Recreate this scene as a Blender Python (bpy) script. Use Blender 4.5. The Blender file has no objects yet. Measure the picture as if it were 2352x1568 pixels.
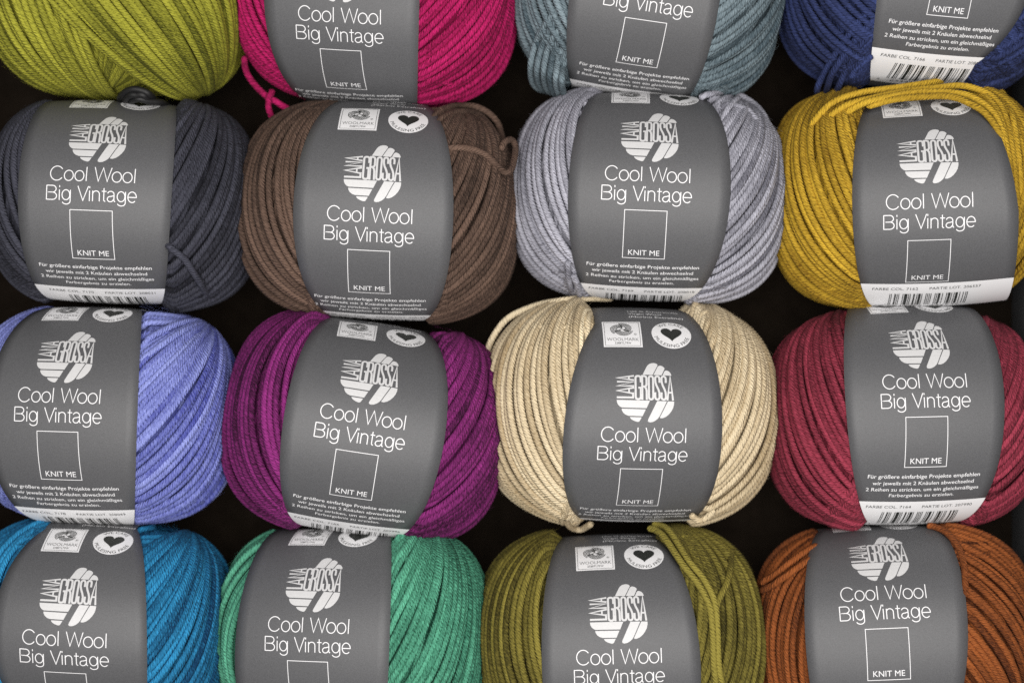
import bpy, bmesh, math
import numpy as np
from mathutils import Matrix, Vector
from mathutils.geometry import tessellate_polygon

# ------------------------------------------------------------------ camera, light, exposure
U = 0.00017                      # one layout unit in metres
HC = 4167.0                      # camera height above the balls' middle, layout units
sc = bpy.context.scene
COL = sc.collection
cam_d = bpy.data.cameras.new('camera')
cam = bpy.data.objects.new('camera', cam_d)
COL.objects.link(cam)
cam.location = (0, 0, HC*U)
cam_d.sensor_width = 36.0
cam_d.lens = 36.0*HC/2352.0
cam_d.clip_start = 0.01
cam_d.clip_end = 20.0
cam_d.dof.use_dof = True
cam_d.dof.focus_distance = (HC-205)*U
cam_d.dof.aperture_fstop = 5.0
sc.camera = cam
world = bpy.data.worlds.new('World')
sc.world = world
world.use_nodes = True
world.node_tree.nodes['Background'].inputs[0].default_value = (0.75, 0.85, 1.0, 1)
world.node_tree.nodes['Background'].inputs[1].default_value = 0.012
ld = bpy.data.lights.new('softbox', 'AREA')
ld.shape = 'RECTANGLE'
ld.size = 1.05
ld.size_y = 0.85
ld.energy = 15.2
ld.color = (1.0, 0.97, 0.93)
lamp = bpy.data.objects.new('softbox', ld)
COL.objects.link(lamp)
lamp.location = (0.03, -0.04, 0.86)
lamp.rotation_euler = (Vector((0.02, 0.0, 0.0))-lamp.location).to_track_quat('-Z', 'Y').to_euler()
sc.view_settings.view_transform = 'Standard'
sc.view_settings.look = 'None'
sc.view_settings.exposure = 0.0
sc.view_settings.gamma = 1.0
sc.view_settings.use_curve_mapping = False
sc.render.engine = 'CYCLES'
sc.cycles.use_denoising = False
sc.cycles.max_bounces = 4
sc.cycles.diffuse_bounces = 2
rng = np.random.default_rng(11)

# ------------------------------------------------------------------ materials
def srgb(r, g, b):
    f = lambda c: (c/12.92 if c <= 0.04045 else ((c+0.055)/1.055)**2.4)
    return (f(r/255), f(g/255), f(b/255), 1.0)

def new_mat(name):
    m = bpy.data.materials.new(name)
    m.use_nodes = True
    nt = m.node_tree
    return m, nt, nt.nodes['Principled BSDF'], nt.nodes, nt.links

def simple(name, col, rough, spec=0.5, noise=0.0, nscale=900.0, metal=0.0):
    m, nt, b, N, L = new_mat(name)
    b.inputs['Base Color'].default_value = col
    b.inputs['Roughness'].default_value = rough
    b.inputs['Specular IOR Level'].default_value = spec
    b.inputs['Metallic'].default_value = metal
    if noise:
        tc = N.new('ShaderNodeTexCoord')
        nz = N.new('ShaderNodeTexNoise')
        nz.inputs['Scale'].default_value = nscale
        nz.inputs['Detail'].default_value = 3
        L.new(tc.outputs['Object'], nz.inputs['Vector'])
        mr = N.new('ShaderNodeMapRange')
        mr.inputs['From Min'].default_value = 0.25
        mr.inputs['From Max'].default_value = 0.75
        mr.inputs['To Min'].default_value = 1-noise
        mr.inputs['To Max'].default_value = 1+noise
        L.new(nz.outputs['Fac'], mr.inputs['Value'])
        mx = N.new('ShaderNodeMix')
        mx.data_type = 'RGBA'
        mx.blend_type = 'MULTIPLY'
        mx.inputs['Factor'].default_value = 1
        mx.inputs['A'].default_value = col
        L.new(mr.outputs['Result'], mx.inputs['B'])
        L.new(mx.outputs['Result'], b.inputs['Base Color'])
        bp = N.new('ShaderNodeBump')
        bp.inputs['Strength'].default_value = 0.12
        bp.inputs['Distance'].default_value = 0.0001
        L.new(nz.outputs['Fac'], bp.inputs['Height'])
        L.new(bp.outputs['Normal'], b.inputs['Normal'])
    return m

M_PAPER = simple('grey_paper', (0.091, 0.092, 0.098, 1), 0.5, 0.42, 0.22, 2600.0)
M_WHITE = simple('white_print', (0.80, 0.80, 0.82, 1), 0.5, 0.4)
M_SILVER = simple('silver_print', (0.58, 0.58, 0.59, 1), 0.42, 0.5, 0.05, 1500.0)
M_BLACK = simple('black_print', (0.022, 0.024, 0.022, 1), 0.5, 0.4)
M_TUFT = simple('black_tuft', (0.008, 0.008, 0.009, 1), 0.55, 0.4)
M_EDGE = simple('paper_back', (0.55, 0.55, 0.55, 1), 0.8, 0.2)
M_CARD = simple('box_card', (0.016, 0.012, 0.009, 1), 1.0, 0.0, 0.2, 160.0)
M_LINER = simple('box_liner', (0.12, 0.123, 0.13, 1), 0.8, 0.2, 0.06, 200.0)

def yarn_mat(name, lo, hi, fleck):
    m, nt, b, N, L = new_mat(name)
    def math_(op, a, c=None):
        n = N.new('ShaderNodeMath'); n.operation = op
        for i, v in enumerate((a, c)):
            if v is None: continue
            if isinstance(v, (int, float)): n.inputs[i].default_value = v
            else: L.new(v, n.inputs[i])
        return n.outputs[0]
    uv = N.new('ShaderNodeUVMap'); uv.uv_map = 'UVMap'
    sep = N.new('ShaderNodeSeparateXYZ'); L.new(uv.outputs['UV'], sep.inputs[0])
    u, v = sep.outputs[0], sep.outputs[1]          # u: length along the strand, v: turns round it
    tc = N.new('ShaderNodeTexCoord')
    wob = N.new('ShaderNodeTexNoise'); wob.inputs['Scale'].default_value = 700.0; wob.inputs['Detail'].default_value = 1.0
    L.new(tc.outputs['Object'], wob.inputs['Vector'])
    ph = math_('ADD', math_('MULTIPLY', u, 1/8.0), math_('MULTIPLY', v, 5.0))
    ph = math_('ADD', ph, math_('MULTIPLY', wob.outputs['Fac'], 0.9))
    ply = math_('ADD', math_('MULTIPLY', math_('SINE', math_('MULTIPLY', ph, 2*math.pi)), 0.5), 0.5)      # rounded plies
    # fibres running along each ply
    cmb = N.new('ShaderNodeCombineXYZ')
    L.new(math_('MULTIPLY', ph, 1.3), cmb.inputs[0]); L.new(math_('MULTIPLY', u, 0.05), cmb.inputs[1]); L.new(math_('MULTIPLY', v, 3.0), cmb.inputs[2])
    fib = N.new('ShaderNodeTexNoise'); fib.inputs['Scale'].default_value = 1.6; fib.inputs['Detail'].default_value = 2.0
    L.new(cmb.outputs[0], fib.inputs['Vector'])
    at = N.new('ShaderNodeAttribute'); at.attribute_name = 'tone'
    big = N.new('ShaderNodeTexNoise'); big.inputs['Scale'].default_value = 24.0; big.inputs['Detail'].default_value = 2.0
    L.new(tc.outputs['Object'], big.inputs['Vector'])
    t = math_('ADD', at.outputs['Fac'], math_('MULTIPLY', math_('SUBTRACT', big.outputs['Fac'], 0.5), 1.15))
    t = math_('ADD', t, math_('MULTIPLY', math_('SUBTRACT', fib.outputs['Fac'], 0.5), fleck*2.4))
    cl = N.new('ShaderNodeClamp'); L.new(t, cl.inputs[0])
    mx = N.new('ShaderNodeMix'); mx.data_type = 'RGBA'
    L.new(cl.outputs[0], mx.inputs['Factor']); mx.inputs['A'].default_value = lo; mx.inputs['B'].default_value = hi
    L.new(mx.outputs['Result'], b.inputs['Base Color'])
    b.inputs['Roughness'].default_value = 0.82
    b.inputs['Specular IOR Level'].default_value = 0.22
    b.inputs['Sheen Weight'].default_value = 0.05
    b.inputs['Sheen Roughness'].default_value = 0.5
    b.inputs['Sheen Tint'].default_value = tuple(min(1, 0.25+c*0.9) for c in hi[:3])+(1,)
    hgt = math_('ADD', math_('MULTIPLY', ply, 1.0), math_('MULTIPLY', fib.outputs['Fac'], 0.55))
    bp = N.new('ShaderNodeBump'); bp.inputs['Strength'].default_value = 0.72; bp.inputs['Distance'].default_value = 2.2*U
    L.new(hgt, bp.inputs['Height']); L.new(bp.outputs['Normal'], b.inputs['Normal'])
    return m

# ------------------------------------------------------------------ mesh helpers
def mesh_obj(name, verts, faces, mats, parent=None, midx=None, smooth=False):
    me = bpy.data.meshes.new(name)
    me.from_pydata([tuple(v) for v in verts], [], [tuple(f) for f in faces])
    for m in mats: me.materials.append(m)
    if midx is not None: me.polygons.foreach_set('material_index', np.asarray(midx, np.int32))
    if smooth: me.polygons.foreach_set('use_smooth', np.ones(len(me.polygons), bool))
    me.update()
    o = bpy.data.objects.new(name, me)
    COL.objects.link(o)
    if parent is not None: o.parent = parent
    return o

def quad_mesh(name, V, F, mat, parent, uvs=None, tone=None):
    """V (n,3), F (m,4) int, uvs (m*4,2), tone (n,)"""
    me = bpy.data.meshes.new(name)
    me.vertices.add(len(V)); me.vertices.foreach_set('co', np.asarray(V, np.float32).ravel())
    me.loops.add(F.size); me.loops.foreach_set('vertex_index', F.astype(np.int32).ravel())
    me.polygons.add(len(F)); me.polygons.foreach_set('loop_start', np.arange(0, F.size, 4, dtype=np.int32))
    me.update(calc_edges=True)
    me.polygons.foreach_set('use_smooth', np.ones(len(F), bool))
    if uvs is not None:
        l = me.uv_layers.new(name='UVMap'); l.data.foreach_set('uv', np.asarray(uvs, np.float32).ravel())
    if tone is not None:
        a = me.attributes.new('tone', 'FLOAT', 'POINT'); a.data.foreach_set('value', np.asarray(tone, np.float32))
    me.materials.append(mat)
    me.validate()
    o = bpy.data.objects.new(name, me); COL.objects.link(o); o.parent = parent
    return o

def tubes(C, rad, out, sides, tone, capped=False):
    """C (N,M,3) centre lines, rad (N,M), out (N,M,3) outward hints, tone (N,M) -> V, F, UV, tone."""
    N_, M_ = C.shape[:2]
    T = np.gradient(C, axis=1); T /= np.linalg.norm(T, axis=2, keepdims=True)+1e-9
    n = out-(out*T).sum(2, keepdims=True)*T; n /= np.linalg.norm(n, axis=2, keepdims=True)+1e-9
    bn = np.cross(T, n)
    a = np.linspace(0, 2*np.pi, sides, endpoint=False)
    V = C[:, :, None]+rad[:, :, None, None]*(np.cos(a)[None, None, :, None]*n[:, :, None]+np.sin(a)[None, None, :, None]*bn[:, :, None])
    idx = np.arange(N_*M_*sides).reshape(N_, M_, sides)
    nx = np.roll(idx, -1, 2)
    F = np.stack([idx[:, :-1], idx[:, 1:], nx[:, 1:], nx[:, :-1]], -1).reshape(-1, 4)
    d = np.concatenate([np.zeros((N_, 1)), np.cumsum(np.linalg.norm(np.diff(C, axis=1), axis=2), 1)], 1)
    d = d+rng.uniform(0, 200, (N_, 1))
    u0 = np.broadcast_to(d[:, :-1, None], (N_, M_-1, sides)); u1 = np.broadcast_to(d[:, 1:, None], (N_, M_-1, sides))
    v0 = np.broadcast_to((np.arange(sides)/sides)[None, None], u0.shape); v1 = v0+1/sides
    UV = np.stack([np.stack([u0, v0], -1), np.stack([u1, v0], -1), np.stack([u1, v1], -1), np.stack([u0, v1], -1)], 3).reshape(-1, 2)
    return V.reshape(-1, 3), F, UV, np.repeat(tone.reshape(-1), sides)

class Pile:
    def __init__(s): s.V, s.F, s.UV, s.T, s.n = [], [], [], [], 0
    def add(s, V, F, UV, T):
        s.V.append(V); s.F.append(F+s.n); s.UV.append(UV); s.T.append(T); s.n += len(V)
    def build(s, name, mat, parent, base):
        V = np.concatenate(s.V)
        return quad_mesh(name, (V-base)*U, np.concatenate(s.F), mat, parent, np.concatenate(s.UV), np.concatenate(s.T))

def spline(P, n):
    P = np.asarray(P, float)
    P = np.concatenate([[2*P[0]-P[1]], P, [2*P[-1]-P[-2]]])
    out = []
    seg = len(P)-3
    for t in np.linspace(0, seg-1e-6, n):
        i = int(t); f = t-i
        p0, p1, p2, p3 = P[i:i+4]
        out.append(0.5*((2*p1)+(-p0+p2)*f+(2*p0-5*p1+4*p2-p3)*f*f+(-p0+3*p1-3*p2+p3)*f**3))
    return np.array(out)

# ------------------------------------------------------------------ the label's printed design, flat: x to the right, s down, layout units
class Flat:
    """Polygons on the flat paper: (verts, faces, lift, material)."""
    def __init__(s): s.v, s.f, s.l, s.m = [], [], [], []
    def poly(s, pts, mat, lift=1):
        b = len(s.v); pts = [(float(x), float(y)) for x, y in pts]
        s.v += pts; s.l += [lift]*len(pts)
        for t in tessellate_polygon([[Vector((x, y, 0)) for x, y in pts]]):
            s.f.append([b+i for i in t]); s.m.append(mat)
    def rect(s, x0, y0, x1, y1, mat, lift=1): s.poly([(x0, y0), (x1, y0), (x1, y1), (x0, y1)], mat, lift)
    def stroke(s, pts, w, mat, lift=1, closed=False):
        P = np.asarray(pts, float); n = len(P)
        if closed: A = np.roll(P, 1, 0); B = np.roll(P, -1, 0)
        else:
            A = np.vstack([2*P[0]-P[1], P[:-1]]); B = np.vstack([P[1:], 2*P[-1]-P[-2]])
        d1 = P-A; d1 /= np.linalg.norm(d1, axis=1, keepdims=True)+1e-9
        d2 = B-P; d2 /= np.linalg.norm(d2, axis=1, keepdims=True)+1e-9
        t = d1+d2; t /= np.linalg.norm(t, axis=1, keepdims=True)+1e-9
        nrm = np.stack([-t[:, 1], t[:, 0]], 1)
        c = np.clip((nrm*np.stack([-d1[:, 1], d1[:, 0]], 1)).sum(1, keepdims=True), 0.45, 1)
        Lp = P+nrm*w/2/c; Rp = P-nrm*w/2/c
        b = len(s.v)
        s.v += [tuple(x) for x in Lp]+[tuple(x) for x in Rp]; s.l += [lift]*(2*n)
        for i in range(n if closed else n-1):
            j = (i+1) % n
            s.f.append([b+i, b+j, b+n+j, b+n+i]); s.m.append(mat)
    def text(s, body, x0, x1, base, cap, mat, lift=1, weight=0.0, warp=None, align='fit'):
        cu = bpy.data.curves.new('lettering', 'FONT'); cu.body = body; cu.resolution_u = 3; cu.offset = weight
        ob = bpy.data.objects.new('lettering', cu); COL.objects.link(ob)
        dg = bpy.context.evaluated_depsgraph_get(); dg.update()
        ev = ob.evaluated_get(dg); me = ev.to_mesh()
        V = np.array([v.co[:2] for v in me.vertices]); F = [list(p.vertices) for p in me.polygons]
        ev.to_mesh_clear(); bpy.data.objects.remove(ob); bpy.data.curves.remove(cu)
        if not len(V): return
        lo, hi = V[:, 0].min(), V[:, 0].max()
        X = x0+(V[:, 0]-lo)*(x1-x0)/(hi-lo)
        Y = base-V[:, 1]*cap/0.73
        pts = np.stack([X, Y], 1)
        if warp: pts = np.array([warp(*p) for p in pts])
        b = len(s.v); s.v += [tuple(p) for p in pts]; s.l += [lift]*len(pts)
        for f in F: s.f.append([b+i for i in f]); s.m.append(mat)
    def done(s, step=8.0):
        """Cut into thin bands so that the flat design bends round the ball."""
        bm = bmesh.new(); ly = bm.verts.layers.float.new('lift')
        vs = []
        for (x, y), l in zip(s.v, s.l):
            v = bm.verts.new((x, y, 0)); v[ly] = l; vs.append(v)
        for f, m in zip(s.f, s.m):
            try: bm.faces.new([vs[i] for i in f]).material_index = m
            except ValueError: pass
        ys = [p[1] for p in s.v]; xs = [p[0] for p in s.v]
        k = math.ceil(min(ys)/step)*step
        while k < max(ys):
            bmesh.ops.bisect_plane(bm, geom=bm.verts[:]+bm.edges[:]+bm.faces[:], plane_co=(0, k+0.013, 0), plane_no=(0, 1, 0)); k += step
        k = math.ceil(min(xs)/20)*20
        while k < max(xs):
            bmesh.ops.bisect_plane(bm, geom=bm.verts[:]+bm.edges[:]+bm.faces[:], plane_co=(k+0.017, 0, 0), plane_no=(1, 0, 0)); k += 20
        bm.verts.index_update()
        V = np.array([v.co[:2] for v in bm.verts]); Lf = np.array([v[ly] for v in bm.verts])
        F = [[v.index for v in f.verts] for f in bm.faces]; Mi = [f.material_index for f in bm.faces]
        bm.free()
        return V, Lf, F, Mi

def arc(cx, cy, rx, ry, a0, a1, n=14):
    return [(cx+rx*math.cos(math.radians(a)), cy+ry*math.sin(math.radians(a))) for a in np.linspace(a0, a1, n)]

WHT, SLV, BLK = 0, 1, 2
PRINT_MATS = [M_WHITE, M_SILVER, M_BLACK]

# thin sans-serif letters as strokes; cap height 100, y down from 0 (top) to 100 (base), scaled to the width w
def glyph(ch, w):
    if ch == 'C': return [arc(w*.53, 50, w*.51, 50, -36, -324, 28)]
    if ch == 'o': return [arc(w/2, 64, w*.47, 36, 0, 360, 26)]
    if ch == 'l': return [[(w/2, 0), (w/2, 100)]]
    if ch == 'W': return [[(2, 0), (w*.245, 98), (w*.5, 3), (w*.755, 98), (w-2, 0)]]
    if ch == 'B': return [[(3, 0), (3, 100)], [(3, 2)]+arc(w*.58, 25, w*.34, 23, -90, 90, 10)+[(3, 48)], [(3, 48)]+arc(w*.60, 73, w*.38, 25, -90, 90, 10)+[(3, 98)]]
    if ch == 'i': return [[(w/2, 29), (w/2, 100)], [(w/2, 0), (w/2, 13)]]
    if ch == 'g': return [arc(w*.47, 63, w*.43, 34, 0, 360, 24), [(w*.95, 29), (w*.95, 100)]+arc(w*.5, 104, w*.45, 22, 0, 158, 12)]
    if ch == 'V': return [[(2, 0), (w/2, 98), (w-2, 0)]]
    if ch == 'n': return [[(3, 29), (3, 100)], [(3, 60)]+arc(w*.5, 52, w*.44, 22, 180, 360, 12)+[(w*.94, 100)]]
    if ch == 't': return [[(w*.45, 9), (w*.45, 86)]+arc(w*.45+9, 87, 9, 11, 180, 75, 6), [(1, 31), (w-2, 31)]]
    if ch == 'a': return [arc(w*.44, 49, w*.36, 20, 195, 360, 10)+[(w*.80, 88)]+arc(w*.80+8, 89, 8, 9, 180, 80, 4), [(w*.80, 58), (w*.5, 63)]+arc(w*.40, 82, w*.33, 18, -80, -270, 12)+[(w*.6, 97), (w*.80, 80)]]
    if ch == 'e': return [[(w*.05, 65), (w*.95, 65)]+arc(w*.5, 64, w*.46, 36, 0, -316, 26)]
    return []

COOL = [('C', 0, 87), ('o', 95, 160), ('o', 167, 232), ('l', 243, 251), ('W', 300, 418), ('o', 419, 485), ('o', 491, 557), ('l', 569, 577)]
BIG = [('B', 0, 74), ('i', 86, 96), ('g', 107, 169), ('V', 214, 290), ('i', 292, 301), ('n', 315, 367), ('t', 378, 413), ('a', 414, 475), ('g', 482, 543), ('e', 554, 616)]
def thin_text(fl, word, x0, x1, base, cap, w):
    k = (x1-x0)/word[-1][2]
    for ch, a, b in word:
        for pl in glyph(ch, b-a):
            P = np.array([(x0+(a+p[0])*k, base-cap+p[1]*cap/100) for p in pl])
            closed = np.linalg.norm(P[0]-P[-1]) < 0.3 and len(P) > 8
            fl.stroke(P[:-1] if closed else P, w, WHT, 1, closed)

def emblem(shift):
    fl = Flat(); kx = 125.5/721
    T = lambda pts: [(2.2+(x-408)*kx, -154+shift+(y-1207)*kx*1.03) for x, y in pts]
    P = lambda pts: fl.poly(T(pts), SLV)
    S = lambda pts, w=25, closed=False: fl.stroke(T(pts), w*kx, SLV, 1, closed)
    P([(378, 886), (432, 778), (448, 756), (470, 739), (497, 729), (525, 727), (552, 733), (568, 746), (569, 760), (503, 886)])
    P([(514, 887), (570, 777), (584, 764), (604, 760), (630, 768), (652, 785), (656, 802), (616, 888)])
    P([(629, 889), (652, 838), (664, 825), (682, 823), (708, 833), (728, 855), (738, 880), (738, 890)])
    y0, y1 = 903, 1192
    S([(352, 985), (352, 930)]+arc(316, 926, 30, 24, 0, -180, 9)[0:0]+[(346, 912), (330, y0+1), (308, y0+1), (293, 912), (287, 930), (287, 1165), (293, 1184), (308, y1), (330, y1), (346, 1184), (352, 1165), (352, 1052), (322, 1052)])
    S([(370, y1+8), (370, y0), (400, y0), (418, 912), (424, 930), (424, 1010), (416, 1030), (398, 1036), (376, 1036)]); S([(398, 1036), (418, 1060), (424, 1090), (426, y1+8)])
    S([(453, 930), (459, 912), (473, y0), (487, y0), (501, 912), (507, 930), (507, 1165), (501, 1184), (487, y1), (473, y1), (459, 1184), (453, 1165)], 25, True)
    for ox in (0, 79):
        S([(587+ox, 985), (587+ox, 930), (581+ox, 912), (567+ox, y0), (553+ox, y0), (539+ox, 912), (534+ox, 935), (536+ox, 980), (548+ox, 1020), (572+ox, 1070), (584+ox, 1110), (586+ox, 1165), (580+ox, 1184), (566+ox, y1), (552+ox, y1), (538+ox, 1184), (532+ox, 1165), (532+ox, 1105)])
    S([(684, y1+10), (722, 900), (754, y1+10)]); S([(700, 1105), (744, 1105)], 22)
    S([(52, 1174), (255, 1174), (255, 1112)], 24)
    S([(268, 1052), (56, 1092), (268, 1126)][0:3], 22); S([(205, 1062), (205, 1118)], 20)
    S([(268, 1032), (56, 1032), (262, 980), (56, 980)], 22)
    S([(268, 903), (56, 930), (268, 958)], 22); S([(205, 910), (205, 952)], 20)
    P([(50, 1206), (466, 1208), (424, 1300), (116, 1297), (92, 1286), (70, 1266), (56, 1240)])
    P([(113, 1311), (414, 1315), (374, 1398), (200, 1395), (165, 1384), (135, 1362), (116, 1332)])
    P([(219, 1410), (364, 1411), (340, 1456), (326, 1466), (308, 1466), (270, 1455), (238, 1438), (222, 1422)])
    P([(556, 1211), (678, 1212), (590, 1390), (570, 1420), (540, 1446), (505, 1464), (470, 1470), (448, 1464), (442, 1450), (448, 1430)])
    P([(691, 1212), (768, 1214), (767, 1250), (755, 1295), (732, 1336), (700, 1374), (664, 1402), (626, 1417), (596, 1417), (592, 1408)])
    return fl.done()

def product_name(shift):
    fl = Flat()
    thin_text(fl, COOL, -92, 93, -63.0+shift, 32, 2.0)
    thin_text(fl, BIG, -98.5, 98, -20+shift*0.85, 32, 2.0)
    return fl.done()

def code_box():
    fl = Flat()
    fl.stroke([(-46, 0), (46, 0), (46, 113), (-46, 113)], 1.5, WHT, 1, True)
    fl.text('KNIT ME', -34, 34.5, 105, 14, WHT, 1, 0.0)
    return fl.done()

def advice():
    fl = Flat()
    for b, w, t in ((141, 124, 'Für größere einfarbige Projekte empfehlen'), (158.5, 112, 'wir jeweils mit 2 Knäulen abwechselnd'),
                    (176, 125, '2 Reihen zu stricken, um ein gleichmäßiges'), (193, 72, 'Farbergebnis zu erzielen.')):
        fl.text(t, -w, w, b, 10.0, WHT, 1, 0.006)
    return fl.done()

def fibre_note():
    fl = Flat()
    fl.text('(Merino Extrafine)', -22, 100, -388, 9.5, WHT, 1, 0.0)
    fl.text('Virgin Wool', -22, 52, -405, 9.5, WHT, 1, 0.0)
    fl.text('100 % Schurwolle', -22, 92, -422, 9.5, WHT, 1, 0.0)
    return fl.done()

def wool_badge(shift=0):
    fl = Flat(); x0, x1, s0, s1 = -85, 0.5, -367+shift, -281+shift
    fl.rect(x0, s0, x1, s1, WHT, 1)
    fl.stroke([(x0+4, s0+4), (x1-4, s0+4), (x1-4, s1-4), (x0+4, s1-4)], 0.9, BLK, 2, True)
    cx, cy = -42.5, -337+shift
    for k in range(3):                       # three interlaced skeins of five bands
        for i in range(5):
            r = 22-2.9*i
            pl = []
            for t in np.linspace(0, 1, 14):
                a = math.radians(120*k-105+150*t)
                rr = r-9.5*max(0, t-0.35)**1.4/0.65**1.4
                pl.append((cx+rr*1.12*math.cos(a), cy+rr*math.sin(a)))
            fl.stroke(pl, 1.65, BLK, 2)
    fl.stroke(arc(-13.5, -320+shift, 2.6, 2.6, 0, 345, 12), 0.6, BLK, 2, True)
    fl.text('R', -14.6, -12.4, -318.6+shift, 2.8, BLK, 2)
    fl.text('WOOLMARK', -77, -7, -299+shift, 10.0, BLK, 2, -0.012)
    fl.text('3388TL79W', -60, -24, -289.5+shift, 6.2, BLK, 2)
    return fl.done(6.0)

def heart_badge(shift=0):
    fl = Flat(); cx, cy, R = 67, -324+shift, 44
    fl.poly(arc(cx, cy, R, R, 0, 354, 60), WHT, 1)
    h = []
    for t in np.linspace(0, 2*math.pi, 44, endpoint=False):
        h.append((cx+1.47*16*math.sin(t)**3, cy-2-1.5*(13*math.cos(t)-5*math.cos(2*t)-2*math.cos(3*t)-math.cos(4*t))))
    fl.poly(h, BLK, 2)
    up = lambda x, y: (cx+(32.5-y)*math.sin(x/32.5), cy-(32.5-y)*math.cos(x/32.5))
    dn = lambda x, y: (cx+(40.5+y)*math.sin(x/40.5), cy+(40.5+y)*math.cos(x/40.5))
    fl.text('WE CARE', -27, 27, 0, 9.0, BLK, 2, 0.0, up)
    fl.text('MULESING FREE', -53, 53, 0, 9.0, BLK, 2, 0.0, dn)
    return fl.done(6.0)

L_CODE = ['0001101', '0011001', '0010011', '0111101', '0100011', '0110001', '0101111', '0111011', '0110111', '0001011']
def barcode_panel(top, colour, lot, tail, wide):
    fl = Flat(); d = top-207
    fl.rect(-wide, top, wide, top+132, WHT, 1)
    fl.text('FARBE COL. '+colour if colour else 'FARBE COL.', -117, -17 if colour else -52, 230+d, 10.0, BLK, 2)
    fl.text('PARTIE LOT. '+lot if lot else 'PARTIE LOT.', 8, 120 if lot else 66, 230+d, 10.0, BLK, 2)
    bits = '101'
    digits = '033493'+tail
    for i, c in enumerate(digits):
        b = L_CODE[int(c)]
        if i < 6 and 'LGLLGG'[i] == 'G': b = b[::-1].translate(str.maketrans('01', '10'))
        if i >= 6: b = b.translate(str.maketrans('01', '10'))
        bits += b+('01010' if i == 5 else '')
    bits += '101'
    w = 172/len(bits); x = -78; i = 0
    while i < len(bits):
        j = i
        while j < len(bits) and bits[j] == bits[i]: j += 1
        if bits[i] == '1': fl.rect(x+i*w, top+39, x+j*w, top+105, BLK, 2)
        i = j
    fl.text('4', -97, -90, top+119, 9.5, BLK, 2)
    fl.text('033493', -66, -2, top+119, 9.5, BLK, 2)
    fl.text(tail, 18, 82, top+119, 9.5, BLK, 2)
    return fl.done()

ART = {'emblem': (emblem(0), emblem(-17)), 'product_name': (product_name(0), product_name(-7.5)), 'code_box': (code_box(),)*2,
       'advice_note': (advice(), None), 'fibre_note': (fibre_note(),)*2, 'wool_badge': (wool_badge(), wool_badge(-24)), 'heart_badge': (heart_badge(), heart_badge(-24))}

# ------------------------------------------------------------------ the box
def box_piece(name, x0, y0, z0, x1, y1, z1, mat, parent, base):
    v = [(x, y, z) for x in (x0, x1) for y in (y0, y1) for z in (z0, z1)]
    v = [((a-base[0])*U, (b-base[1])*U, (c-base[2])*U) for a, b, c in v]
    f = [(0, 1, 3, 2), (4, 6, 7, 5), (0, 4, 5, 1), (2, 3, 7, 6), (0, 2, 6, 4), (1, 5, 7, 3)]
    o = mesh_obj(name, v, f, [mat], parent)
    bv = o.modifiers.new('soft', 'BEVEL'); bv.width = 3*U; bv.segments = 2
    return o
FLOOR = -256.0
bx0, bx1, by0, by1 = -1256, 1218, -960, 1090
box = bpy.data.objects.new('display_box', None); COL.objects.link(box)
box.location = (0, 0, (FLOOR-14)*U)
box['label'] = 'open storage box with dark bottom and grey inner sides holding all the yarn balls'
box['category'] = 'box'
bb = (0, 0, FLOOR-14)
box_piece('bottom_panel', bx0-14, by0-14, FLOOR-14, bx1+14, by1+14, FLOOR, M_CARD, box, bb)
box_piece('side_panel', bx0-14, by0, FLOOR+0.5, bx0, by1, 60, M_LINER, box, bb)
box_piece('side_panel', bx1, by0, FLOOR+0.5, bx1+14, by1, 60, M_LINER, box, bb)
box_piece('side_panel', bx0-14, by0-14, FLOOR+0.5, bx1+14, by0-0.5, 60, M_LINER, box, bb)
box_piece('side_panel', bx0-14, by1+0.5, FLOOR+0.5, bx1+14, by1+14, 60, M_LINER, box, bb)

# ------------------------------------------------------------------ yarn balls
RT = 7.4          # strand radius
TT = np.linspace(-math.pi, math.pi, 721)
class Label:
    def __init__(s, xc, ph, R, Rh, wl, wr):
        s.xc, s.ph, s.R, s.Rh, s.wl, s.wr = xc, ph, R, Rh, wl, wr
        m = (TT[1:]+TT[:-1])/2
        S = np.concatenate([[0], np.cumsum(np.sqrt((Rh*np.cos(m))**2+(R*np.sin(m))**2)*(TT[1]-TT[0]))])
        s.S = S-S[360]
    def half(s, d, side):
        a, b, c = s.wl if side < 0 else s.wr
        dd = np.clip(d, -360, 360)/100
        return np.clip(a+b*dd+c*dd*dd, 100, 190)
    def pos(s, u, sv, lift):
        th = np.interp(sv-s.ph, s.S, TT)
        f = 1-0.035*(u/175)**2
        y, z = -s.Rh*np.sin(th)*f, s.R*np.cos(th)*f
        n = np.stack([0*u+0.07*u/175, -np.sin(th)/s.Rh*s.R, np.cos(th)], -1); n /= np.linalg.norm(n, axis=-1, keepdims=True)
        return np.stack([s.xc+u, y, z], -1)+n*np.asarray(lift)[..., None]

def smooth_noise(shape, n, k):
    """n rows of a smooth random wave with k knots, unit-ish amplitude."""
    a = rng.normal(0, 1, (n, k)); x = np.linspace(0, k-1.001, shape); i = x.astype(int); f = x-i; f = f*f*(3-2*f)
    return a[:, i]*(1-f)+a[:, i+1]*f

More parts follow.
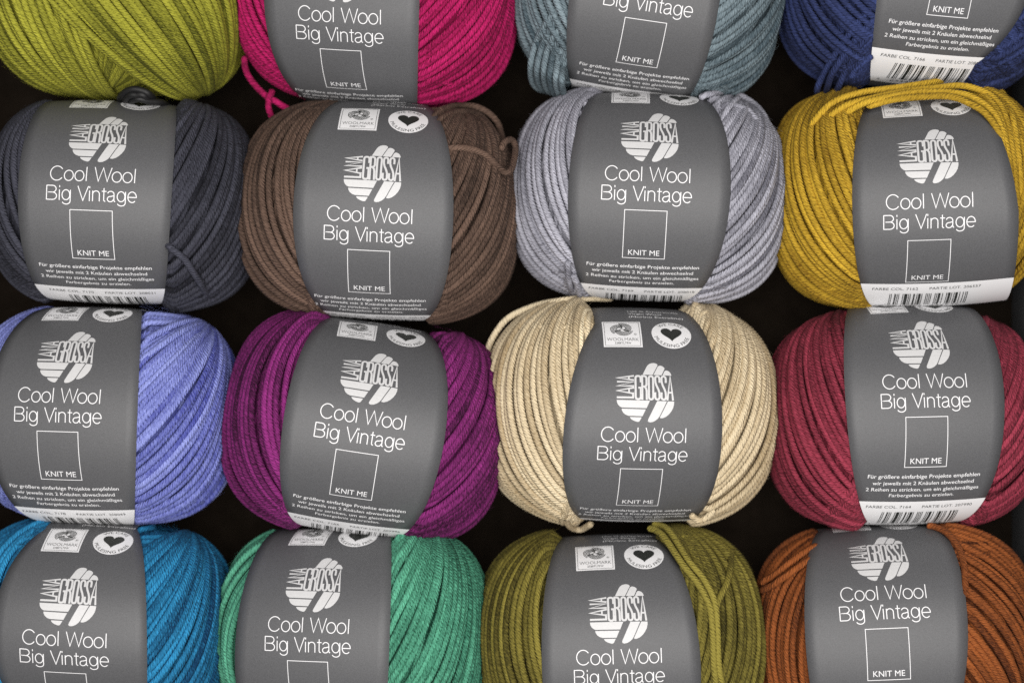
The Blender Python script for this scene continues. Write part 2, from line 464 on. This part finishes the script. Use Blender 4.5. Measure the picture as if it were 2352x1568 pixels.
class Body:
    def __init__(s, x0, a, b, c, n, label, yb=0):
        s.x0, s.a, s.b, s.c, s.n, s.lab, s.yb = x0, a, b, c, n, label, yb
    def F(s, p):
        q = ((p[..., 1]-s.yb)/s.b)**2+(p[..., 2]/s.c)**2
        return np.abs((p[..., 0]-s.x0)/s.a)**s.n+q**(s.n/2)
    def hit(s, o, d):
        lo = np.zeros(d.shape[:-1]); hi = lo+900
        for _ in range(34):
            m = (lo+hi)/2
            ins = s.F(o+m[..., None]*d) < 1
            lo = np.where(ins, m, lo); hi = np.where(ins, hi, m)
        return o+lo[..., None]*d
    def squeeze(s, p, gap):
        """Under the paper band the strands are pressed in."""
        L = s.lab
        if L is None: return p
        th = np.arctan2(-p[..., 1]/L.Rh, p[..., 2]/L.R)
        d = np.interp(th, TT, L.S)
        u = p[..., 0]-L.xc
        over = np.where(u < 0, -u-L.half(d, -1), u-L.half(d, 1))
        lim = (1-0.035*(np.clip(u, -185, 185)/175)**2)-gap/L.R+np.maximum(0, over-1)*0.0045
        rad = np.sqrt((p[..., 1]/L.Rh)**2+(p[..., 2]/L.R)**2)
        k = np.minimum(1, lim/(rad+1e-9))
        q = p.copy(); q[..., 1] *= k; q[..., 2] *= k
        return q
    def zsurf(s, x, y):
        q = np.clip(1-np.abs((x-s.x0)/s.a)**s.n, 0, 1)**(2/s.n)-((y-s.yb)/s.b)**2
        return s.c*np.sqrt(max(0.0, float(q)))
    def out(s, p):
        g = np.stack([0.6*(p[..., 0]-s.x0)/s.a, (p[..., 1]-s.yb)/s.b, p[..., 2]/s.c], -1)
        return g/(np.linalg.norm(g, axis=-1, keepdims=True)+1e-9)

def wind(pile, body, A, dl, psi0, psi1, depth=0.0, pitch=16.3, seg=74, sides=7, skip=0.0, trim=87, wig=1.0):
    """Strands as the cuts of the ball by planes that share the line (A, dl), psi from front middle round one side."""
    A = np.asarray(A, float); dl = np.asarray(dl, float); dl = dl/np.linalg.norm(dl)
    ps = np.radians(np.linspace(psi0, psi1, 600))
    eq = body.hit(np.array([body.x0, body.yb, 0.0]), np.stack([np.sin(ps), 0*ps, np.cos(ps)], -1))
    ln = np.concatenate([[0], np.cumsum(np.linalg.norm(np.diff(eq, axis=0), axis=1))])
    n = int(ln[-1]/pitch)
    at = (np.arange(n)+0.5+rng.normal(0, 0.17, n))*pitch
    Sx = np.stack([np.interp(at, ln, eq[:, i]) for i in range(3)], -1)
    O = A+dl*((np.array([body.x0, body.yb, 0.0])-A)@dl)
    m = Sx-O; m = m-(m@dl)[:, None]*dl; m /= np.linalg.norm(m, axis=1, keepdims=True)
    ph = np.radians(np.linspace(-trim, trim, seg))
    D = np.cos(ph)[None, :, None]*m[:, None]+np.sin(ph)[None, :, None]*dl
    P = body.hit(np.broadcast_to(O, D.shape), D)
    o = body.out(P)
    side = np.cross(np.gradient(P, axis=1), o); side /= np.linalg.norm(side, axis=2, keepdims=True)+1e-9
    off = rng.normal(0, 2.3, (n, 1))+1.3*wig*smooth_noise(seg, n, 7)
    off = np.where(rng.random((n, 1)) < 0.17, off-5.5, off)-RT-depth
    P = P+o*off[..., None]+side*(1.5*wig*smooth_noise(seg, n, 6))[..., None]
    r = np.broadcast_to(RT*rng.uniform(0.93, 1.09, (n, 1)), (n, seg))*(1+0.04*smooth_noise(seg, n, 12))
    P = body.squeeze(P, RT+3+max(0, depth))
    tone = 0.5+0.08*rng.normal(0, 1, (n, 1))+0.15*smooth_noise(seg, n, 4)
    pile.add(*tubes(P, r, o, sides, tone))
    return P

def loop(pile, body, nrm, dist, depth, seg=130):
    """A single strand lying right round the ball in one plane."""
    nrm = np.asarray(nrm, float); nrm /= np.linalg.norm(nrm)
    e1 = np.cross(nrm, [0.3, 0.1, 1]); e1 /= np.linalg.norm(e1); e2 = np.cross(nrm, e1)
    O = np.array([body.x0, body.yb, 0.0])+nrm*dist
    a = np.linspace(0, 2*np.pi, seg)
    P = body.hit(np.broadcast_to(O, (seg, 3)), np.cos(a)[:, None]*e1+np.sin(a)[:, None]*e2)[None]
    o = body.out(P); P = body.squeeze(P-o*(RT+depth), RT+3+max(0, depth))
    pile.add(*tubes(P, np.full((1, seg), RT*rng.uniform(.95, 1.06)), o, 7, 0.5+0.2*smooth_noise(seg, 1, 6)+rng.normal(0, .12)))

def hairs(pile, body, n):
    """Loose wool fibres standing off the surface, far thinner than a strand."""
    d = rng.normal(0, 1, (n, 3)); d[:, 2] = np.abs(d[:, 2])*0.8-0.1; d /= np.linalg.norm(d, axis=1, keepdims=True)
    p0 = body.hit(np.broadcast_to(np.array([body.x0, body.yb, 0.0]), d.shape), d)
    keep = np.ones(n, bool)
    L = body.lab
    if L is not None:
        th = np.arctan2(-p0[:, 1]/L.Rh, p0[:, 2]/L.R); dd = np.interp(th, TT, L.S); u = p0[:, 0]-L.xc
        keep = np.where(u < 0, -u-L.half(dd, -1), u-L.half(dd, 1)) > 14
    p0 = p0[keep]; n = len(p0); o = body.out(p0)
    t = np.cross(o, rng.normal(0, 1, (n, 3))); t /= np.linalg.norm(t, axis=1, keepdims=True)
    ln = rng.uniform(8, 26, (n, 1)); s = np.linspace(0, 1, 5)[None, :, None]
    b = np.cross(o, t)*rng.normal(0, .35, (n, 1))
    P = p0[:, None]-3*o[:, None]+ln[:, None]*(t[:, None]*s+b[:, None]*s**2+o[:, None]*(0.55*s-0.35*s*s)*rng.uniform(.3, 1.2, (n, 1, 1)))
    pile.add(*tubes(P, np.full((n, 5), 0.09), np.broadcast_to(o[:, None], P.shape), 3, np.full((n, 5), 0.75)))

GROUP = 'balls of wool yarn lying in rows in the box'
EDGE = {'E': [(161.0, -1.4, -1.7), (172.3, -2.2, -3.8)], 'F': [(167.0, 1.5, -6.1), (180.5, 4.5, -6.2)], 'G': [(170.6, .3, -5.4), (181.4, -.3, -6.7)],
        'H': [(163.6, 2.4, -5.3), (184.7, 12.8, -3.3)], 'I': [(163.0, -1.3, -5.1), (175.5, -1.0, -5.0)], 'J': [(167.8, -1.5, -4.9), (181.9, -1.8, -6.0)],
        'K': [(170.7, 9.7, -7.8), (171.4, 3.3, -4.4)], 'L': [(173.3, -6.1, -6.1), (173.0, -5.3, -3.3)], 'M': [(160.8, 0, -8.0), (179.1, 5.3, -6.4)],
        'N': [(169.1, 4.6, -0.7), (182.7, -3.6, -5.5)], 'O': [(167.4, 1.1, -3.9), (176.4, 4.1, -5.5)], 'P': [(175.2, -3.0, -5.5), (172.0, -9.1, -4.1)],
        'B': [(172.4, .6, -4.6), (174.4, 4.1, -3.3)], 'C': [(176.2, .8, -4.1), (151.6, 3.3, -2.2)], 'D': [(164.4, 1.4, -5.2), (178.8, 2.1, -14.5)]}
# key: (x, y, label offset, label turn, tilt, tip, label radius up, label radius across), (ball middle x, y, half width, half depth), (tilt of strands left, right), colour lo, hi, fleck, (colour no, lot, last digits), label
BALLS = {
 'A': ((275, -12, 0, 0, .05, 0, 244, 244), (275, -12, 288, 240), (-16, -40), (66, 68, 10), (170, 168, 58), .5, None, 'lime green yarn ball with no paper band showing, strands in two slanting directions'),
 'B': ((868, -1.9, -30.4, -162.2, .0801, -.1419, 239.3, 248.4), (869, -3, 316, 242), (-16, 38), (112, 2, 52), (194, 30, 104), .75, ('', '', '343890'), 'hot pink yarn ball with a loose loop hanging at its lower left'),
 'C': ((1490, -21.9, -21.4, -112, .1333, .0662, 234.3, 246.7), (1490, -18, 300, 243), (-24, 40), (54, 68, 76), (136, 152, 160), .5, ('7168', '', '343886'), 'pale grey teal yarn ball between the pink and the navy ones'),
 'D': ((2110, -40.8, -4.1, -9.1, .0691, .1151, 249.3, 245.9), (2100, -35, 305, 252), (-52, 40), (11, 14, 34), (54, 66, 114), .5, ('7166', '208000', '343985'), 'navy blue yarn ball in the top right corner with strands crossing beside its barcode'),
 'E': ((285, 466.2, -21.4, -34.8, .0368, .0033, 235.6, 231.1), (290, 468, 297, 246), (-22, 30), (20, 20, 27), (72, 73, 85), .45, ('7170', '208031', '343954'), 'dark slate grey yarn ball under the lime green ball, one loose end on its right'),
 'F': ((870, 484.2, 2.4, -105, .0491, -.0152, 240.5, 249.5), (873, 487, 314, 249), (-14, 30), (42, 31, 26), (110, 88, 76), .5, ('7184', '208162', '343916'), 'brown yarn ball with a loose strand looping out over its right side'),
 'G': ((1490, 453.8, -10.6, -47.2, .0446, -.0461, 232.1, 237.1), (1489, 449, 308, 244), (-20, 38), (92, 92, 102), (186, 186, 198), .45, ('7169', '208018', '343947'), 'light silver grey yarn ball between the brown and the mustard ones'),
 'H': ((2080, 467.8, 24.9, -99.2, -.0276, -.1107, 246.3, 239.4), (2075, 452, 301, 256), (-24, 14), (98, 71, 8), (206, 168, 52), .5, ('7162', '206557', '343947'), 'mustard yellow yarn ball with a bundle of strands lying over its paper band corner'),
 'I': ((240, 954.5, -28.7, -26.5, .0237, -.1062, 226.2, 249), (245, 950, 296, 248), (-18, 44), (66, 72, 150), (152, 162, 226), .5, ('7178', '208069', '343923'), 'periwinkle blue violet yarn ball below the dark slate one'),
 'J': ((840, 982.3, -8.5, -39.9, .1535, .0670, 254.8, 242.7), (843, 979, 316, 253), (-16, 34), (46, 4, 38), (140, 44, 120), .6, ('7165', '207996', '343961'), 'purple yarn ball with its paper band leaning to the right, below the brown one'),
 'K': ((1450, 951.2, -.2, -113.7, .0209, .0483, 245.6, 244.7), (1445, 946, 331, 264), (-18, 30), (158, 138, 106), (232, 216, 184), .4, ('7182', '', '343978'), 'cream beige yarn ball in the middle of the box'),
 'L': ((2070, 951.3, -.1, 3.6, -.0220, .0351, 223.6, 251.8), (2070, 962, 305, 250), (-30, 40), (58, 9, 20), (162, 60, 80), .55, ('7164', '207990', '343961'), 'wine red yarn ball below the mustard one'),
 'M': ((220, 1418, -.2, -88.2, .0426, -.0540, 241.6, 225.7), (226, 1440, 296, 246), (-18, 38), (0, 48, 82), (48, 146, 198), .5, ('', '', '343909'), 'bright blue yarn ball in the bottom left corner'),
 'N': ((815, 1455.9, -39.2, -24.8, -.0003, -.2119, 224.4, 243.7), (814, 1452, 304, 250), (14, 30), (6, 60, 44), (100, 182, 150), .5, ('', '', '343930'), 'emerald green yarn ball below the purple one'),
 'O': ((1425, 1468.3, -12.9, -75.5, -.0328, -.0190, 239.9, 241.6), (1425, 1466, 320, 258), (-12, 16), (50, 45, 10), (138, 127, 56), .5, ('', '', '343992'), 'olive green yarn ball below the cream one, two strands crossing on its right'),
 'P': ((2055, 1452.4, -46, 49.5, -.0556, -.0725, 233.1, 248.6), (2050, 1450, 309, 247), (8, -38), (56, 24, 7), (158, 88, 42), .5, ('', '', '343915'), 'rust orange yarn ball in the bottom right corner'),
}
def mix_pt(p, q, f):
    n = min(len(p), len(q))
    return tuple(p[i]+(q[i]-p[i])*f for i in range(n))
# loose or crossing strands, as points over the ball: (x, y, height above the surface)
LOOSE = {
 'F': [('loose_end', [(1022, 343, -18), (1036, 341, 0), (1054, 340, 8), (1085, 343, 8), (1120, 358, 8), (1142, 380, 12), (1160, 396, 40), (1172, 392, 62), (1180, 368, 80), (1184, 340, 84), (1176, 322, 74), (1160, 326, 50), (1150, 345, 20)], .8),
       ('top_loop', [(985, 282, -16), (1012, 256, 4), (1058, 241, 8), (1100, 247, 8), (1133, 270, 8), (1150, 300, 6), (1160, 350, -4)], .5),
       ('top_loop', [(995, 292, -16), (1022, 268, 5), (1060, 256, 8), (1095, 262, 8), (1120, 282, 8), (1138, 312, 4), (1145, 350, -6)], .55)],
 'E': [('loose_end', [(382, 561, -18), (394, 571, 3), (425, 596, 8), (448, 630, 8), (462, 655, 6), (476, 676, -8)], .85),
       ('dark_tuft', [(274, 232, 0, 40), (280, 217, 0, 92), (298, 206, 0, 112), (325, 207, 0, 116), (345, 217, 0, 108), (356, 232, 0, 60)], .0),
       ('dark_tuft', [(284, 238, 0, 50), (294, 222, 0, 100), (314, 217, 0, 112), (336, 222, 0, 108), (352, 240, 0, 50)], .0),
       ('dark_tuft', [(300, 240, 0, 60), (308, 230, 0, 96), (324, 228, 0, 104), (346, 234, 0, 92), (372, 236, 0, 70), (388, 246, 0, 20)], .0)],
 'B': [('loose_loop', [(560, 130, 2), (566, 165, 4), (585, 195, 4), (612, 220, 2), (640, 238, -4), (665, 252, -20)], .6),
       ('loose_loop', [(627, 205, 4), (619, 226, 10), (617, 248, 14), (624, 266, 6), (640, 280, -20)], .4)],
 'C': [('crossing_strand', [mix_pt(A_, B_, f) for A_, B_ in zip(
          [(1312, 0, -34), (1294, 12, -4), (1254, 52, 7), (1230, 100, 7), (1219, 150, 6, 90), (1224, 188, 0, 24), (1240, 206, 0, -40), (1266, 206, 0, -120), (1304, 180, 0, -170)],
          [(1316, 104, -34), (1306, 114, -20), (1299, 128, -2), (1293, 150, 3), (1290, 180, 0, 138), (1292, 206, 0, 84), (1302, 224, 0, 10), (1328, 214, 0, -110), (1350, 180, 0, -170)])], t_)
       for f, t_ in ((0, .6), (.2, .45), (.41, .55), (.62, .5), (.82, .6), (1, .45))],
 'D': [('crossing_strand', [(2020, -12, 5), (2005, 10, 8), (1955, 72, 8), (1916, 128, 8), (1888, 178, 8), (1878, 204, 0, 20), (1880, 218, 0, -50), (1900, 210, 0, -130), (1940, 180, 0, -170)], .75),
       ('crossing_strand', [(2010, 42, 5), (1978, 76, 8), (1945, 118, 8), (1912, 170, 7), (1900, 202, 0, 40), (1902, 220, 0, -40), (1920, 212, 0, -130)], .6),
       ('crossing_strand', [(2006, 84, 5), (1975, 118, 8), (1945, 158, 8), (1928, 194, 0, 70), (1920, 220, 0, 0), (1930, 222, 0, -90)], .5),
       ('cut_end', [(2004, 128, 5), (1985, 142, 10), (1966, 158, 12), (1953, 178, 12)], 1.0)],
 'G': [('hanging_strand', [(1305, 600, 2), (1305, 630, 4), (1310, 655, 4), (1320, 682, 2)], .4),
       ('hanging_strand', [(1318, 630, 4), (1324, 652, 5), (1334, 680, 3)], .45),
       ('top_loop', [(1606, 228, -24), (1628, 217, 1), (1680, 212, 9), (1722, 232, 8), (1752, 262, 4), (1768, 300, -4)], .6),
       ('top_loop', [(1655, 246, -2), (1672, 242, 7), (1700, 246, 8), (1728, 262, 6), (1750, 300, 0)], .55)],
 'H': [('strand_bundle', [(1860, 290, -24), (1910, 238, 0), (1975, 214, 8), (2060, 202, 10), (2142, 190, 14), (2207, 178, 16), (2262, 188, 16), (2304, 218, 16), (2322, 258, 15), (2333, 312, 14), (2341, 380, 12), (2346, 470, 9), (2350, 560, 5)], .8),
       ('strand_bundle', [(1900, 270, -24), (1945, 240, 0), (2000, 224, 8), (2075, 208, 10), (2150, 202, 14), (2210, 198, 16), (2262, 212, 16), (2296, 240, 16), (2312, 278, 15), (2322, 330, 14), (2330, 390, 12), (2336, 460, 9), (2342, 540, 4)], .6),
       ('strand_bundle', [(1940, 262, -22), (1985, 238, 2), (2040, 224, 8), (2120, 212, 12), (2205, 214, 17), (2250, 232, 18), (2282, 260, 17), (2302, 298, 16), (2314, 344, 14), (2321, 400, 12), (2330, 470, 8)], .7),
       ('strand_bundle', [(1990, 246, -16), (2045, 230, 4), (2100, 224, 10), (2180, 222, 15), (2232, 240, 18), (2262, 262, 17), (2290, 296, 16), (2304, 336, 13), (2312, 380, 9)], .55)],
 'K': [('loose_loop', [(1300, 1140, -12), (1296, 1174, 2), (1302, 1200, 6), (1318, 1214, 8), (1340, 1213, 4), (1360, 1202, -14)], .35),
       ('loose_loop', [(1586, 1180, -12), (1604, 1193, 5), (1622, 1189, 6), (1640, 1168, -10)], .5),
       ('crossing_strand', [(1120, 830, -14), (1122, 800, -4), (1134, 770, 5), (1170, 728, 8), (1230, 702, 7), (1300, 689, 5), (1350, 685, 0, 14), (1410, 686, 0, -40)], .8)],
 'O': [('crossing_strand', [(1496, 1204, -16), (1518, 1208, -2), (1540, 1222, 6), (1581, 1287, 9), (1615, 1328, 9), (1641, 1380, 9), (1646, 1437, 9), (1652, 1529, 9), (1664, 1600, 5)], 1.0),
       ('crossing_strand', [(1490, 1212, -16), (1508, 1218, -2), (1530, 1238, 6), (1566, 1294, 9), (1600, 1336, 9), (1628, 1386, 9), (1636, 1440, 9), (1640, 1529, 9), (1648, 1600, 5)], .9),
       ('crossing_strand', [(1680, 1262, 0), (1678, 1300, 6), (1668, 1340, 8), (1652, 1376, 7), (1640, 1420, 4)], .55)],
 'P': [('crossing_strand', [(2128, 1206, 2), (2150, 1210, 6), (2178, 1226, 8), (2202, 1256, 8), (2214, 1292, 8), (2217, 1330, 5), (2219, 1370, 2)], .45),
       ('crossing_strand', [(1748, 1340, 3), (1775, 1322, 8), (1810, 1296, 9), (1840, 1272, 6), (1880, 1250, -16)], .75),
       ('crossing_strand', [(1746, 1358, 3), (1775, 1342, 8), (1812, 1318, 8), (1835, 1301, 4), (1870, 1278, -16)], .65)],
}

for key, (lb, bd, tl, lo, hi, fleck, code, label) in BALLS.items():
    cx, cy, xc, ph, al, be, R, Rh = lb
    bx, by, a, b = bd
    rot = Matrix.Rotation(-al, 4, 'Z') @ Matrix.Rotation(be, 4, 'Y')
    Ri = np.array(rot.to_3x3().inverted())
    centre = np.array([cx-1176.0, 784.0-cy, 0.0])
    root = bpy.data.objects.new('yarn_ball', None); COL.objects.link(root)
    base_w = centre+np.array([0, 0, FLOOR])
    root.matrix_world = Matrix.Translation(Vector(base_w*U)) @ rot
    root['label'] = label; root['category'] = 'yarn ball'; root['group'] = GROUP
    base = Ri @ np.array([0, 0, FLOOR])
    to_local = lambda w: (np.asarray(w)-centre) @ Ri.T
    dc = to_local(np.array([bx-1176.0, 784.0-by, 0.0]))
    lab = None
    if key in EDGE:
        lab = Label(xc, ph, R, Rh, *EDGE[key])
    body = Body(dc[0], a+4, b+5, R+3, 2.8 if key == 'K' else 3.1, lab, dc[1])
    mat = yarn_mat('wool_'+label.split(' yarn')[0].replace(' ', '_'), srgb(*lo), srgb(*hi), fleck)
    pile = Pile()
    # solid core
    th = np.linspace(0, math.pi, 40); fi = np.linspace(0, 2*math.pi, 72)
    d = np.stack([np.broadcast_to(np.cos(th)[:, None], (40, 72)), np.sin(th)[:, None]*np.cos(fi)[None], np.sin(th)[:, None]*np.sin(fi)[None]], -1)
    core = body.hit(np.broadcast_to(np.array([dc[0], dc[1], 0.0]), d.shape), d)
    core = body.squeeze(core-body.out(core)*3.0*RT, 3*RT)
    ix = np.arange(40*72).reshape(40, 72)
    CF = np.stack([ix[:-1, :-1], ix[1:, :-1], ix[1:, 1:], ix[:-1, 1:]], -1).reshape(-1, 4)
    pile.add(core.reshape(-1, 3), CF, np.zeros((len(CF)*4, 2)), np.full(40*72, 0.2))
    tL, tR = math.radians(tl[0]), math.radians(tl[1])
    dL = (math.sin(tL), math.cos(tL), 0.0); dR = (math.sin(tR), math.cos(tR), 0.0)
    if key == 'A':
        wind(pile, body, (-70, 0, -150), dL, -14, -190, 5.0)
        wind(pile, body, (0, 10, -110), dR, -34, 190, -2.0)
        wind(pile, body, (0, 0, -40), (0.2, 1, 0), 0, 360, 17, 15, 56, 6)
    else:
        AL = (dc[0]+0.10*a, dc[1], -60); AR = (dc[0]+0.05*a, dc[1], -60)
        wind(pile, body, AL, dL, 12, -188, 0.0)
        wind(pile, body, AR, dR, -12, 188, 0.0)
        wind(pile, body, (dc[0], dc[1], -70), (math.sin(tR*.5), math.cos(tR*.5), 0), 0, 360, 19, 15, 56, 6)
        for i in range(5):
            loop(pile, body, (rng.normal(0, .06), 1.0, rng.uniform(-.1, .22)), 0.86*b+rng.uniform(0, .10)*b, 2+i*0.8)
        for i in range(3):
            loop(pile, body, (rng.normal(0, .06), -1.0, rng.uniform(-.1, .2)), 0.88*b+rng.uniform(0, .08)*b, 4+i*0.8)
    hairs(pile, body, 2600)
    pile.build('winding', mat, root, base)
    for nm, pts, tone in LOOSE.get(key, []):
        L3 = []
        for x, y, h, *fixed in pts:
            z = fixed[0] if fixed else 120.0
            for _ in range(0 if fixed else 8):                                   # the point over the ball seen at x, y
                w = np.array([(x-1176)*(HC-z)/HC, (784-y)*(HC-z)/HC, z])
                q = to_local(w)
                z = body.zsurf(q[0], q[1])+h-4
            L3.append(to_local(np.array([(x-1176)*(HC-z)/HC, (784-y)*(HC-z)/HC, z])))
        C = spline(L3, max(30, 9*len(L3)))[None]
        C = C+np.stack([smooth_noise(C.shape[1], 1, 9)*0.6 for _ in range(3)], -1)
        M_ = C.shape[1]
        rad = np.full((1, M_), RT*1.02)
        rad[0, 0] = rad[0, -1] = 1.0; rad[0, 1] *= .8; rad[0, -2] *= .8
        p2 = Pile(); p2.add(*tubes(C, rad, body.out(C), 9, np.full((1, M_), tone)+0.12*smooth_noise(M_, 1, 5)))
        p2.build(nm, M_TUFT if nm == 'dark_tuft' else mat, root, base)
    if lab is None: continue
    # paper band
    ns, nu = 190, 14
    sv = np.linspace(lab.ph+lab.S[0], lab.ph+lab.S[-1], ns)
    grid = []
    for s_ in sv:
        u = np.linspace(-lab.half(s_-lab.ph, -1), lab.half(s_-lab.ph, 1), nu)
        grid.append(np.stack([u, np.full(nu, s_)], -1))
    G = np.array(grid).reshape(-1, 2)
    top = lab.pos(G[:, 0], G[:, 1], np.zeros(len(G))); bot = lab.pos(G[:, 0], G[:, 1], np.full(len(G), -1.0))
    V = np.concatenate([top, bot]); n = len(top); F = []; mi = []
    for i in range(ns-1):
        for j in range(nu-1):
            q = [i*nu+j, (i+1)*nu+j, (i+1)*nu+j+1, i*nu+j+1]
            F.append(q); mi.append(0); F.append([n+k for k in reversed(q)]); mi.append(1)
        for j, fl in ((0, 0), (nu-1, 1)):
            q = [i*nu+j, (i+1)*nu+j, n+(i+1)*nu+j, n+i*nu+j]
            F.append(q if fl else q[::-1]); mi.append(1)
    band = mesh_obj('paper_band', (V-base)*U, F, [M_PAPER, M_EDGE], root, mi, False)
    sm = np.array([m == 0 for m in mi]); band.data.polygons.foreach_set('use_smooth', sm)
    old = 1 if key == 'H' else 0
    arts = {k: v[old] for k, v in ART.items() if v[old] is not None}
    arts['barcode_panel'] = barcode_panel(119.0 if old else 209.0, *code, 152 if old else 139)
    for nm, (Vd, Lf, Fd, Md) in arts.items():
        if nm == 'barcode_panel':                                # the printed strip runs out to the paper's edge
            hl = lab.half(Vd[:, 1]-lab.ph, -1); hr = lab.half(Vd[:, 1]-lab.ph, 1)
            w0 = 152 if old else 139
            Vd = Vd.copy()
            edge = (Lf < 1.5) & (np.abs(Vd[:, 0]) > w0-0.5)
            Vd[:, 0] = np.where(edge, np.where(Vd[:, 0] < 0, -hl+0.3, hr-0.3), np.clip(Vd[:, 0], -hl+0.5, hr-0.5))
        V = lab.pos(Vd[:, 0], Vd[:, 1], 0.12+Lf*0.28)
        used = sorted(set(Md)); remap = {m: i for i, m in enumerate(used)}
        mesh_obj(nm, (V-base)*U, [f[::-1] for f in Fd], [PRINT_MATS[m] for m in used], band, [remap[m] for m in Md])
